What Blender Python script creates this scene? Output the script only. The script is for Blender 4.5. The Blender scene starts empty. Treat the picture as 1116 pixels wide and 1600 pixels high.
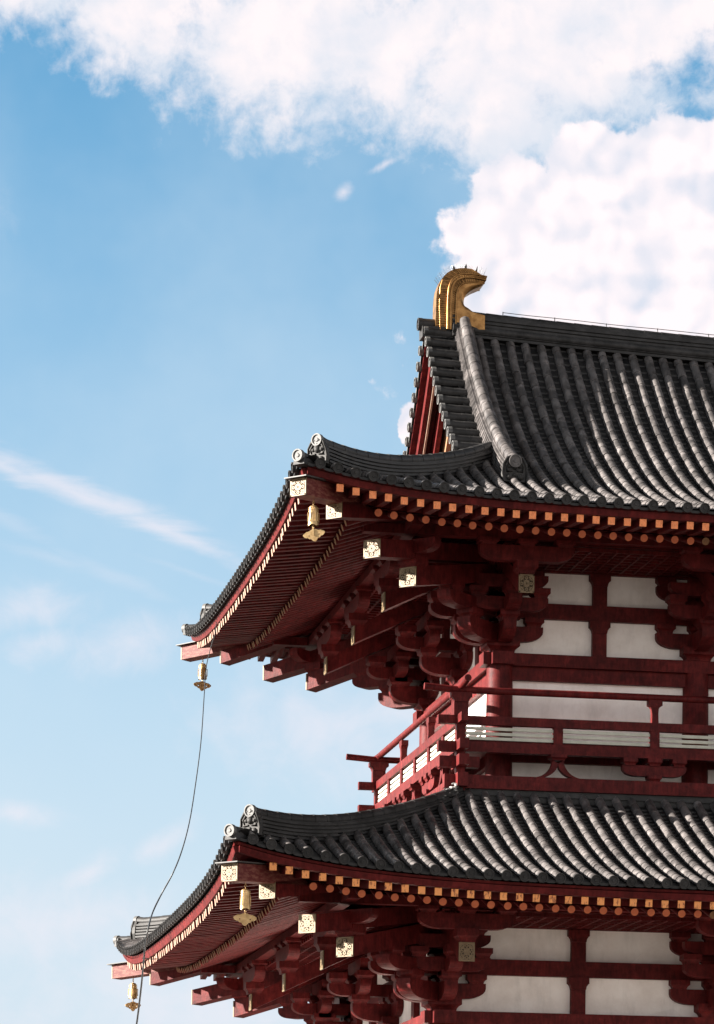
import bpy, bmesh, math, random
from mathutils import Vector, Matrix
random.seed(7)
PI = math.pi
scene = bpy.context.scene
COL = scene.collection

# ------------------------------------------------------------------ camera frame (level view camera with rise)
F, YH, TH, ROLL, R0, D0 = 5400.0, 2032.45, 0.1725, 0.011, 2.1593, 55.0
sT, cT = math.sin(TH), math.cos(TH)
CR, CD, CU = Vector((cT, -sT, 0)), Vector((sT, cT, 0)), Vector((0, 0, 1))
CAM = -(R0 * CR + D0 * CD)          # heights are measured from the photographer's eye level
GROUND = -1.6

# ------------------------------------------------------------------ materials
def newmat(name):
    m = bpy.data.materials.new(name); m.use_nodes = True
    nt = m.node_tree; b = nt.nodes['Principled BSDF']
    return m, nt, b

def simple(name, c1, c2, rough=0.6, scale=6.0, metal=0.0, stretch=(1, 1, 1), bump=0.0, bscale=40.0, spec=0.5, r2=None, lo=0.35, hi=0.65):
    m, nt, b = newmat(name)
    tc = nt.nodes.new('ShaderNodeNewGeometry'); mp = nt.nodes.new('ShaderNodeMapping')
    mp.inputs['Scale'].default_value = stretch
    nt.links.new(tc.outputs['Position'], mp.inputs['Vector'])
    n = nt.nodes.new('ShaderNodeTexNoise'); n.inputs['Scale'].default_value = scale; n.inputs['Detail'].default_value = 6
    n.inputs['Roughness'].default_value = 0.65
    nt.links.new(mp.outputs[0], n.inputs['Vector'])
    r = nt.nodes.new('ShaderNodeValToRGB')
    r.color_ramp.elements[0].color = (*c1, 1); r.color_ramp.elements[1].color = (*c2, 1)
    r.color_ramp.elements[0].position = lo; r.color_ramp.elements[1].position = hi
    nt.links.new(n.outputs['Fac'], r.inputs['Fac']); nt.links.new(r.outputs['Color'], b.inputs['Base Color'])
    b.inputs['Roughness'].default_value = rough; b.inputs['Metallic'].default_value = metal
    b.inputs['Specular IOR Level'].default_value = spec
    if r2 is not None:
        mr = nt.nodes.new('ShaderNodeMapRange'); mr.inputs['To Min'].default_value = rough; mr.inputs['To Max'].default_value = r2
        mr.inputs['From Min'].default_value = 0.3; mr.inputs['From Max'].default_value = 0.7
        nt.links.new(n.outputs['Fac'], mr.inputs['Value']); nt.links.new(mr.outputs[0], b.inputs['Roughness'])
    if bump:
        n2 = nt.nodes.new('ShaderNodeTexNoise'); n2.inputs['Scale'].default_value = bscale; n2.inputs['Detail'].default_value = 4
        nt.links.new(mp.outputs[0], n2.inputs['Vector'])
        bp = nt.nodes.new('ShaderNodeBump'); bp.inputs['Strength'].default_value = bump; bp.inputs['Distance'].default_value = 0.01
        nt.links.new(n2.outputs['Fac'], bp.inputs['Height']); nt.links.new(bp.outputs[0], b.inputs['Normal'])
    return m

def vary(m, scale, lo, hi, stretch=(1, 1, 1)):
    # tone changes from tile to tile
    nt = m.node_tree; b = nt.nodes['Principled BSDF']; src = b.inputs['Base Color'].links[0].from_socket
    tc = nt.nodes.new('ShaderNodeNewGeometry'); mp = nt.nodes.new('ShaderNodeMapping'); mp.inputs['Scale'].default_value = stretch
    v = nt.nodes.new('ShaderNodeTexVoronoi'); v.inputs['Scale'].default_value = scale
    nt.links.new(tc.outputs['Position'], mp.inputs['Vector']); nt.links.new(mp.outputs[0], v.inputs['Vector'])
    sp = nt.nodes.new('ShaderNodeSeparateColor'); nt.links.new(v.outputs['Color'], sp.inputs[0])
    mr = nt.nodes.new('ShaderNodeMapRange'); mr.inputs['To Min'].default_value = lo; mr.inputs['To Max'].default_value = hi
    nt.links.new(sp.outputs[0], mr.inputs['Value'])
    mx = nt.nodes.new('ShaderNodeMix'); mx.data_type = 'RGBA'; mx.blend_type = 'MULTIPLY'; mx.inputs[0].default_value = 1
    nt.links.new(src, mx.inputs[6]); nt.links.new(mr.outputs[0], mx.inputs[7]); nt.links.new(mx.outputs[2], b.inputs['Base Color'])
def streaks(m, scale, stretch, lo, hi, p0, p1):
    # rain streaks, grime and faded patches with a shape of their own
    nt = m.node_tree; b = nt.nodes['Principled BSDF']; src = b.inputs['Base Color'].links[0].from_socket
    tc = nt.nodes.new('ShaderNodeNewGeometry'); mp = nt.nodes.new('ShaderNodeMapping'); mp.inputs['Scale'].default_value = stretch
    n = nt.nodes.new('ShaderNodeTexNoise'); n.inputs['Scale'].default_value = scale; n.inputs['Detail'].default_value = 9; n.inputs['Roughness'].default_value = .7
    nt.links.new(tc.outputs['Position'], mp.inputs['Vector']); nt.links.new(mp.outputs[0], n.inputs['Vector'])
    mr = nt.nodes.new('ShaderNodeMapRange'); mr.inputs['From Min'].default_value = p0; mr.inputs['From Max'].default_value = p1; mr.inputs['To Min'].default_value = lo; mr.inputs['To Max'].default_value = hi
    nt.links.new(n.outputs['Fac'], mr.inputs['Value'])
    mx = nt.nodes.new('ShaderNodeMix'); mx.data_type = 'RGBA'; mx.blend_type = 'MULTIPLY'; mx.inputs[0].default_value = 1
    nt.links.new(src, mx.inputs[6]); nt.links.new(mr.outputs[0], mx.inputs[7]); nt.links.new(mx.outputs[2], b.inputs['Base Color'])
RED = simple('red_paint', (0.062, 0.0056, 0.0060), (0.116, 0.0126, 0.0120), 0.55, 7.0, bump=0.3, bscale=34, spec=0.13)
REDW = simple('red_paint_worn', (0.10, 0.013, 0.012), (0.25, 0.10, 0.07), 0.6, 9.0, stretch=(1, 1, 3), bump=0.3, spec=0.3, lo=0.45, hi=0.75)
DARKW = simple('rail_end_paint', (0.06, 0.012, 0.012), (0.12, 0.03, 0.026), 0.6, 9.0, stretch=(6, 6, 1), bump=0.2)
PLAST = simple('white_plaster', (0.87, 0.80, 0.755), (0.93, 0.88, 0.845), 0.9, 2.2, bump=0.1, bscale=25, spec=0.2)
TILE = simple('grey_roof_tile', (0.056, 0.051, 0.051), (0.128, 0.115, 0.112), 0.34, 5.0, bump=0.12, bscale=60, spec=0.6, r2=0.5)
vary(TILE, 4.0, .55, 1.42)
vary(PLAST, 1.3, .95, 1.03)
streaks(PLAST, 3.0, (1, 1, .28), .91, 1.03, .33, .50)
streaks(PLAST, 1.1, (1, 1, 1), .95, 1.02, .36, .55)
streaks(RED, 22.0, (1, 1, .22), .62, 1.22, .34, .62)
streaks(TILE, 9.0, (1, 1, .5), .62, 1.16, .36, .60)
vary(RED, 2.6, .82, 1.15)
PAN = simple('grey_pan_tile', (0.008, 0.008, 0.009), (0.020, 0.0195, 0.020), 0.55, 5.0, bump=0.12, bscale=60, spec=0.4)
RIDGE = simple('grey_ridge_tile', (0.014, 0.0138, 0.014), (0.036, 0.034, 0.034), 0.55, 6.0, bump=0.15, bscale=50, spec=0.3)
ONIM = simple('dark_ornament_tile', (0.012, 0.012, 0.012), (0.045, 0.042, 0.040), 0.6, 16.0, spec=0.3)
vary(RIDGE, 3.0, .7, 1.3)
DISC = simple('pale_end_tile', (0.06, 0.06, 0.06), (0.13, 0.125, 0.12), 0.6, 12.0, bump=0.3, bscale=60)
GOLD = simple('gilded_metal', (0.19, 0.095, 0.034), (0.43, 0.235, 0.09), 0.38, 7.0, metal=1.0, bump=0.15, bscale=30, r2=0.42)
GOLDD = simple('tarnished_gilding', (0.05, 0.026, 0.010), (0.20, 0.105, 0.04), 0.42, 9.0, metal=1.0, bump=0.2, bscale=40)
PLATE = simple('gilt_openwork', (0.155, 0.102, 0.050), (0.215, 0.150, 0.080), 0.5, 12.0, metal=0.1, spec=0.5)
DARK = simple('dark_backing', (0.010, 0.006, 0.006), (0.022, 0.012, 0.011), 0.8, 12.0)
ORANGE = simple('orange_end_paint', (0.84, 0.24, 0.085), (0.92, 0.33, 0.13), 0.7, 14.0, lo=0.3, hi=0.7)
streaks(ORANGE, 30.0, (1, 1, .5), .70, 1.08, .34, .55)
ORANGEW = simple('worn_orange_end_paint', (0.86, 0.34, 0.11), (0.20, 0.05, 0.025), 0.75, 26.0, stretch=(1, 1, .35), lo=0.52, hi=0.62)
ROUNDP = simple('orange_round_end', (0.66, 0.165, 0.075), (0.76, 0.22, 0.095), 0.7, 9.0)
TICK = simple('sunlit_end_and_trim_paint', (0.25, 0.14, 0.10), (0.34, 0.215, 0.16), 0.7, 9.0)  # orange end paint with sunlight put into the colour; also pale bargeboard trim
OCHRE = simple('bare_wood', (0.20, 0.095, 0.045), (0.30, 0.155, 0.075), 0.75, 10.0, stretch=(6, 6, 1))
BAR = simple('pale_rail_bar', (0.42, 0.42, 0.35), (0.55, 0.54, 0.46), 0.6, 5.0)
IRON = simple('dark_iron', (0.020, 0.020, 0.022), (0.05, 0.045, 0.04), 0.5, 9.0)
WIRE = simple('black_cable_sheath', (0.012, 0.014, 0.017), (0.03, 0.035, 0.04), 0.45, 9.0)
STEEL = simple('grey_steel', (0.25, 0.26, 0.27), (0.38, 0.39, 0.40), 0.4, 9.0, metal=1.0)
STONE = simple('pale_stone', (0.34, 0.32, 0.29), (0.46, 0.43, 0.40), 0.85, 2.0, bump=0.2)
GRAVEL = simple('pale_gravel', (0.075, 0.065, 0.055), (0.135, 0.115, 0.10), 0.95, 9.0, bump=0.4, bscale=90)
LIME = simple('lime_mortar', (0.10, 0.10, 0.10), (0.55, 0.53, 0.50), 0.9, 14.0, bump=0.4, lo=.45, hi=.6)

# ------------------------------------------------------------------ mesh builder
class MB:
    def __init__(s): s.v = []; s.f = []; s.mi = []; s.sm = []
    def quad_strip(s, rings, mi=0, smooth=True, closed=False):
        base = len(s.v); n = len(rings[0])
        for r in rings: s.v.extend([tuple(p) for p in r])
        for i in range(len(rings) - 1):
            for j in range(n if closed else n - 1):
                k = (j + 1) % n
                s.f.append((base + i * n + j, base + i * n + k, base + (i + 1) * n + k, base + (i + 1) * n + j)); s.mi.append(mi); s.sm.append(smooth)
    def poly(s, pts, mi=0, smooth=False):
        b = len(s.v); s.v.extend([tuple(p) for p in pts]); s.f.append(tuple(range(b, b + len(pts)))); s.mi.append(mi); s.sm.append(smooth)
    def hexa(s, p, mi=0, mi_first=None):   # p: 8 points, 0-3 one end loop, 4-7 other end loop
        b = len(s.v); s.v.extend([tuple(q) for q in p])
        for k, q in enumerate(((3, 2, 1, 0), (4, 5, 6, 7), (0, 1, 5, 4), (1, 2, 6, 5), (2, 3, 7, 6), (3, 0, 4, 7))):
            s.f.append(tuple(b + i for i in q)); s.mi.append(mi_first if (k == 0 and mi_first is not None) else mi); s.sm.append(False)
    def box(s, c, hx, hy, hz, mi=0):       # half-axis vectors
        c = Vector(c); hx = Vector(hx); hy = Vector(hy); hz = Vector(hz)
        s.hexa([c - hx - hy - hz, c - hx + hy - hz, c - hx + hy + hz, c - hx - hy + hz, c + hx - hy - hz, c + hx + hy - hz, c + hx + hy + hz, c + hx - hy + hz], mi)
    def aabox(s, x0, x1, y0, y1, z0, z1, mi=0):
        s.box(((x0 + x1) / 2, (y0 + y1) / 2, (z0 + z1) / 2), ((x1 - x0) / 2, 0, 0), (0, (y1 - y0) / 2, 0), (0, 0, (z1 - z0) / 2), mi)
    def prism(s, prof, o, u, w, d, mi=0, smooth=False):   # 2-D profile (a,b) -> o+a*u+b*w, extruded +-d
        o = Vector(o); u = Vector(u); w = Vector(w); d = Vector(d)
        A = [o + a * u + b * w - d for a, b in prof]; B = [p + 2 * d for p in A]
        s.poly(A[::-1], mi); s.poly(B, mi)
        s.quad_strip([A + [A[0]], B + [B[0]]], mi, smooth)
    def tube(s, pts, r, n=10, mi=0, caps=True, saw=None):
        pts = [Vector(p) for p in pts]; rings = []
        for i, p in enumerate(pts):
            t = (pts[min(i + 1, len(pts) - 1)] - pts[max(i - 1, 0)]).normalized()
            a = t.cross(Vector((0, 0, 1)))
            if a.length < 1e-4: a = Vector((1, 0, 0))
            a.normalize(); b = a.cross(t)
            rr = r[i] if isinstance(r, (list, tuple)) else r
            rings.append([p + rr * (math.cos(2 * PI * k / n) * a + math.sin(2 * PI * k / n) * b) for k in range(n)])
        s.quad_strip(rings, mi, True, True)
        if caps: s.poly(rings[0][::-1], mi); s.poly(rings[-1], mi)
    def lathe(s, prof, c, n=16, mi=0, sx=1.0, sy=1.0, rot=0.0):
        rings = []
        for r, z in prof:
            ring = []
            for k in range(n):
                a = 2 * PI * k / n; x = r * math.cos(a) * sx; y = r * math.sin(a) * sy
                ring.append((c[0] + x * math.cos(rot) - y * math.sin(rot), c[1] + x * math.sin(rot) + y * math.cos(rot), c[2] + z))
            rings.append(ring)
        s.quad_strip(rings, mi, True, True)
    def sphere(s, c, r, mi=0, n=6):
        s.lathe([(r * math.sin(PI * i / 5), -r * math.cos(PI * i / 5)) for i in range(6)], c, n, mi)
    def build(s, name, mats, parent=None, fix=True, loc=None):
        me = bpy.data.meshes.new(name); me.from_pydata(s.v, [], s.f)
        mats = mats if isinstance(mats, (list, tuple)) else [mats]
        for m in mats: me.materials.append(m)
        me.polygons.foreach_set('material_index', s.mi); me.polygons.foreach_set('use_smooth', s.sm)
        me.update()
        if fix:
            bm = bmesh.new(); bm.from_mesh(me); bmesh.ops.recalc_face_normals(bm, faces=bm.faces); bm.to_mesh(me); bm.free()
        o = bpy.data.objects.new(name, me); COL.objects.link(o)
        if loc is not None: o.location = loc
        if parent is not None: o.parent = parent
        return o

def empty(name, loc=(0, 0, 0), parent=None):
    o = bpy.data.objects.new(name, None); COL.objects.link(o); o.location = loc
    o.empty_display_size = 0.2
    if parent is not None: o.parent = parent
    return o
def tag(o, label, cat, group=None):
    o['label'] = label; o['category'] = cat
    if group: o['group'] = group

# ------------------------------------------------------------------ ground
g = MB(); g.poly([(-900, -900, GROUND), (900, -900, GROUND), (900, 900, GROUND), (-900, 900, GROUND)])
go = g.build('ground', GRAVEL, fix=False); go['kind'] = 'structure'

# ------------------------------------------------------------------ the hall: plan and levels
W, WX = 5.63, 17.2                       # upper storey depth and length
BAYS = [0, 3.22, 6.8, 10.4, 13.98, 17.2]
A = 1.10                                 # the lower storey stands out this much
DZ = -5.80                               # lower storey wall levels
hall = empty('temple_hall', (0, 0, GROUND))
tag(hall, 'two-storey red timber temple hall with grey tiled roofs and white plaster panels', 'temple')
def P(o):                                # keep world coordinates although the hall's empty sits on the ground
    if o.parent is hall: o.location.z -= GROUND
    return o

# ------------------------------------------------------------------ one eave: height of the roof surface
class Roof:
    pass
UP = Roof(); UP.x0, UP.x1, UP.y0, UP.y1 = -3.90, WX + 3.90, -3.90, W + 3.90
UP.z, UP.a, UP.b, UP.c, UP.U, UP.lam = 11.845, 0.195, 0.047, 0.0022, 0.47, 1.6
LO = Roof(); LO.x0, LO.x1, LO.y0, LO.y1 = -4.99, WX + 4.99, -4.99, W + 4.99
LO.z, LO.a, LO.b, LO.c, LO.U, LO.lam = 6.10, 0.262, 0.036, 0.001, 0.55, 1.7
XC = WX / 2
def rlift(x): return 0.28 * abs((x - XC) / (XC + .1)) ** 1.7
def prof(R, a): return R.a * a + R.b * a * a + R.c * a ** 3
def lift(R, b): return R.U * math.exp(-max(b, 0) / R.lam)
def side_pt(R, side, u, a, h=0.0, main=False):
    # u: distance along the eave from its first corner, a: distance in from the eave
    Lx, Ly = R.x1 - R.x0, R.y1 - R.y0
    L = Lx if side in 'SN' else Ly
    b = min(u, L - u)
    z = R.z + prof(R, a) + R.U * (math.exp(-max(u, 0) / R.lam) + math.exp(-max(L - u, 0) / R.lam)) + h
    if side == 'S': x, y = R.x0 + u, R.y0 + a
    elif side == 'N': x, y = R.x0 + u, R.y1 - a
    elif side == 'W': x, y = R.x0 + a, R.y0 + u
    else: x, y = R.x1 - a, R.y0 + u
    if main: z += rlift(x) * (a / 6.72) ** 4
    return Vector((x, y, z))

TR, TS = 0.075, 0.2645                   # cover tile radius and spacing
def tile_row(mb, R, side, u, a0, a1, main):
    n = max(1, int(round((a1 - a0) / 0.25)))
    along = Vector((1, 0, 0)) if side in 'SN' else Vector((0, 1, 0))
    wob = random.uniform(-.009, .009)
    NS = 8
    for i in range(n):
        s0 = a0 + (a1 - a0) * i / n; s1 = a0 + (a1 - a0) * (i + 1) / n + 0.02
        sub = 2; rings = []
        j = random.uniform(-.004, .004)
        for k in range(sub + 1):
            s = s0 + (s1 - s0) * k / sub
            p = side_pt(R, side, u + wob + j, s, 0.012, main)
            q = side_pt(R, side, u, s + .05, 0.012, main)
            t = (q - side_pt(R, side, u, s, 0.012, main)).normalized()
            nrm = along.cross(t); nrm = nrm if nrm.z > 0 else -nrm
            r = TR * (1.0 - 0.10 * k / sub)
            rings.append([p + r * (math.cos(PI * m / NS) * along + 1.12 * math.sin(PI * m / NS) * nrm) for m in range(NS + 1)])
        mb.quad_strip(rings, 0, True)
        if i == 0: continue
        mb.poly(rings[0], 0)
def end_disc(mb, c, out, r=0.078, mi=2):
    out = Vector(out).normalized(); a = out.cross(Vector((0, 0, 1))).normalized(); b = a.cross(out)
    def ring(rr, d): return [Vector(c) + d * out + rr * (math.cos(2 * PI * k / 18) * a + math.sin(2 * PI * k / 18) * b) for k in range(18)]
    mb.quad_strip([ring(r, -.06), ring(r, .012)], mi, True, True)
    mb.quad_strip([ring(r, .012), ring(r * .80, .012)], mi, False, True)
    mb.quad_strip([ring(r * .80, .012), ring(r * .76, -.004)], mi, False, True)
    mb.quad_strip([ring(r * .76, -.004), ring(r * .34, -.004)], mi, False, True)
    mb.quad_strip([ring(r * .34, -.004), ring(r * .28, .008)], mi, False, True)
    mb.poly(ring(r * .28, .008), mi)
def pan_gap(mb, R, side, u0, u1, a0, a1, main, lip=True):
    n = max(1, int(round((a1 - a0) / 0.125)))
    um = (u0 + u1) / 2
    for i in range(n):
        s0 = a0 + (a1 - a0) * i / n; s1 = a0 + (a1 - a0) * (i + 1) / n
        d = 0.026
        r0 = [side_pt(R, side, u0, s0, .012, main), side_pt(R, side, um - .05, s0, -.020, main), side_pt(R, side, um + .05, s0, -.020, main), side_pt(R, side, u1, s0, .012, main)]
        r1 = [side_pt(R, side, u0, s1, .012 - d, main), side_pt(R, side, um - .05, s1, -.020 - d, main), side_pt(R, side, um + .05, s1, -.020 - d, main), side_pt(R, side, u1, s1, .012 - d, main)]
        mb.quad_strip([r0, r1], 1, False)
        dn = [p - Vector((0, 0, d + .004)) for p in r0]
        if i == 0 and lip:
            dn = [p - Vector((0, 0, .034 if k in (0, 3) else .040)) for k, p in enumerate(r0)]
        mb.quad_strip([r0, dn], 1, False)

def sweep(mb, path, profile, mi=0, smooth=False, caps=True):
    path = [Vector(p) for p in path]; rings = []
    for i, p in enumerate(path):
        t = path[min(i + 1, len(path) - 1)] - path[max(i - 1, 0)]; t.z = 0; t.normalize()
        lat = Vector((t.y, -t.x, 0))
        rings.append([p + l * lat + Vector((0, 0, h)) for l, h in profile])
    mb.quad_strip(rings, mi, smooth, True)
    if caps: mb.poly(rings[0][::-1], mi); mb.poly(rings[-1], mi)
def stack_profile(hb, ht, h, n, z0=-.06):
    pts = []
    for i in range(n):
        w = hb + (ht - hb) * i / max(1, n - 1); y0 = z0 + (h - z0) * i / n; y1 = z0 + (h - z0) * (i + 1) / n
        pts += [(w + .030, y0), (w + .030, y0 + (y1 - y0) * .58), (w - .012, y0 + (y1 - y0) * .62), (w - .012, y1)]
    return pts + [(-l, z) for l, z in reversed(pts)]
def roll(mb, path, r, h, tile=.30, mi=0, squash=1.0):
    # jointed half-round cap tiles along a path, raised h above it
    path = [Vector(p) + Vector((0, 0, h)) for p in path]
    ds = [0]
    for i in range(1, len(path)): ds.append(ds[-1] + (path[i] - path[i - 1]).length)
    def at(s):
        s = min(max(s, 0), ds[-1])
        for i in range(1, len(path)):
            if s <= ds[i] or i == len(path) - 1:
                f = (s - ds[i - 1]) / max(1e-6, ds[i] - ds[i - 1]); return path[i - 1].lerp(path[i], f)
    n = max(1, int(round(ds[-1] / tile)))
    for i in range(n):
        s0 = ds[-1] * i / n; s1 = min(ds[-1], ds[-1] * (i + 1) / n + .015)
        pts = [at(s0), at((s0 + s1) / 2), at(s1)]
        rings = []
        for k, p in enumerate(pts):
            t = (pts[2] - pts[0]).normalized(); a = t.cross(Vector((0, 0, 1))).normalized(); b = a.cross(t)
            rr = r * (1 - .07 * k / 2)
            rings.append([p + rr * (math.cos(2 * PI * j / 14) * a + math.sin(2 * PI * j / 14) * b) for j in range(14)])
        mb.quad_strip(rings, mi, True, True)
        mb.poly(rings[0][::-1], mi); mb.poly(rings[-1], mi)

ONI = [(-.15, 0), (-.165, .10), (-.15, .22), (-.10, .31), (0, .345), (.10, .31), (.15, .22), (.165, .10), (.15, 0)]
def onigawara(name, c, out, s, parent, mat):
    # arched ridge-end tile with a beaded rim and bosses in relief
    mb = MB(); out = Vector(out).normalized(); lat = Vector((-out.y, out.x, 0)); up = Vector((0, 0, 1)); c = Vector(c)
    prof_ = [(a * s, b * s) for a, b in ONI]
    mb.prism(prof_, c, lat, up, out * .04)
    rim = [c + lat * a + up * b + out * .045 for a, b in prof_]
    mb.tube(rim, .018 * s, 6)
    for x, z, r in ((0, .20, .05), (-.075, .06, .045), (.075, .06, .045), (-.07, .20, .028), (.07, .20, .028), (0, .09, .025), (0, .285, .022)):
        mb.lathe([(r * s * math.cos(q), r * s * .8 * math.sin(q)) for q in (0, .5, 1.0, 1.4, 1.56)], (0, 0, 0), 10)
        b = len(mb.v) - 50
        for i in range(b, b + 50):
            vx, vy, vz = mb.v[i]; mb.v[i] = tuple(c + lat * (x * s + vx) + up * (z * s + vy) + out * (.04 + vz))
    for sg in (-1, 1):
        mb.tube([c + lat * sg * .03 * s + up * .14 * s + out * .045, c + lat * sg * .10 * s + up * .13 * s + out * .05, c + lat * sg * .115 * s + up * .21 * s + out * .05, c + lat * sg * .075 * s + up * .27 * s + out * .045], .014 * s, 6)
    return P(mb.build(name, mat, parent))

# ------------------------------------------------------------------ roofs
def roof_tiles(R, upper):
    mb = MB()
    for side in 'SWNE':
        L = (R.x1 - R.x0) if side in 'SN' else (R.y1 - R.y0)
        top = 3.92 if upper else 4.25
        n = int((L - .60) / TS); off = .35 if not (side in 'NE') else .35
        us = [off + TS * i for i in range(n + 1)]
        # spread evenly so that both corners match
        k = (L - 2 * off) / (us[-1] - off); us = [off + (q - off) * k for q in us]
        for i, u in enumerate(us):
            b = min(u, L - u)
            main = upper and side in 'SN' and (R.x0 + u) > -.12 and (R.x0 + u) < WX + .12
            amax = 6.70 if main else min(top, b + .05)
            if upper and side in 'WE': amax = min(3.84, b + .05)
            tile_row(mb, R, side, u, .0, amax, main)
            out = {'S': (0, -1, -.12), 'N': (0, 1, -.12), 'W': (-1, 0, -.12), 'E': (1, 0, -.12)}[side]
            end_disc(mb, side_pt(R, side, u, -.01, .022, main), out)
        ed = [0.02] + us + [L - .02]
        for i in range(len(ed) - 1):
            u0, u1 = ed[i], ed[i + 1]
            b = min(max(u0, L - u1) if False else min(u1, L - u0), L)
            main = upper and side in 'SN' and (R.x0 + u0) > -.45 and (R.x0 + u1) < WX + .45
            bb = min((u0 + u1) / 2, L - (u0 + u1) / 2)
            amax = 6.70 if main else min(top, bb + .12)
            if upper and side in 'WE': amax = min(3.86, bb + .12)
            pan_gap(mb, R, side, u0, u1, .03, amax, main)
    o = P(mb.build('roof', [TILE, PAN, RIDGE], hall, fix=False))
    return o

roofU = roof_tiles(UP, True)
roofL = roof_tiles(LO, False)

def diag_pt(R, cx, cy, t, h=0.0):        # cx,cy in {0,1}: which corner; t: distance in (per axis)
    x = R.x0 + t if cx == 0 else R.x1 - t
    y = R.y0 + t if cy == 0 else R.y1 - t
    return Vector((x, y, R.z + prof(R, t) + lift(R, t) + h))

def hip_ridge(R, cx, cy, tin, parent, hs, ts=.42, sink=.1):
    mb = MB()
    N = 14
    path = [diag_pt(R, cx, cy, ts + (tin - ts) * i / N) for i in range(N + 1)]
    H = hs
    # a little extra rise of the ridge towards its outer end
    sp = stack_profile(.15, .11, H, 6)
    path = [p + Vector((0, 0, .05 * max(0, 1 - i / 6.0) ** 2 - sink * (i / N) ** 1.5)) for i, p in enumerate(path)]
    sweep(mb, path, sp)
    d = Vector((-1 if cx == 0 else 1, -1 if cy == 0 else 1, 0)).normalized()
    tip = path[0] + d * .08 + Vector((0, 0, .02))
    rp = [tip] + path
    roll(mb, rp, .085, H + .035, .3)
    end_disc(mb, tip + Vector((0, 0, H + .035)) + d * .03, d, .092, 1)
    # second, lower step out to the corner
    p2 = [diag_pt(R, cx, cy, t, 0.0) for t in (.03, .14, .26, .40, .55)]
    sweep(mb, p2, [(-.10, -.09), (.10, -.09), (.08, .03), (-.08, .03)])
    roll(mb, p2, .085, .03, .24)
    end_disc(mb, p2[0] + Vector((0, 0, .035)) + d * .03, d, .092, 1)
    o = P(mb.build('hip_ridge', [RIDGE, DISC], parent))
    onigawara('ridge_end_tile', path[0] + d * .05 + Vector((0, 0, -.03)), d, 1.05, o.parent, ONIM)
    return o
for cx in (0, 1):
    for cy in (0, 1):
        hip_ridge(UP, cx, cy, 3.66, roofU, .27)
        hip_ridge(LO, cx, cy, 4.28, roofL, .27, .42, .25)

# main ridge of the upper roof
YR = W / 2
def zr(x): return UP.z + prof(UP, YR + 3.90) + rlift(x)
mb = MB()
xs = [-.30 + (WX + .6) * i / 40 for i in range(41)]
path = [Vector((x, YR, zr(x))) for x in xs]
sweep(mb, path, stack_profile(.22, .15, .235, 6, -.15))
roll(mb, path, .085, .262, .3)
for sg in (-1, 1):
    roll(mb, [p + Vector((0, sg * .20, .0)) for p in path], .07, -.02, .3)
ridge = P(mb.build('ridge', [RIDGE], roofU))
mb = MB()
wp = [Vector((x, YR - .02, zr(x) + .385 + .004 * math.sin(i * 1.7))) for i, x in enumerate(xs) if .4 < x < WX - .4]
mb.tube(wp, .006, 5)
for p in wp[::2]: mb.tube([p - Vector((0, 0, .05)), p + Vector((0, 0, .012))], .008, 5)
P(mb.build('lightning_wire', IRON, roofU))

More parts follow.
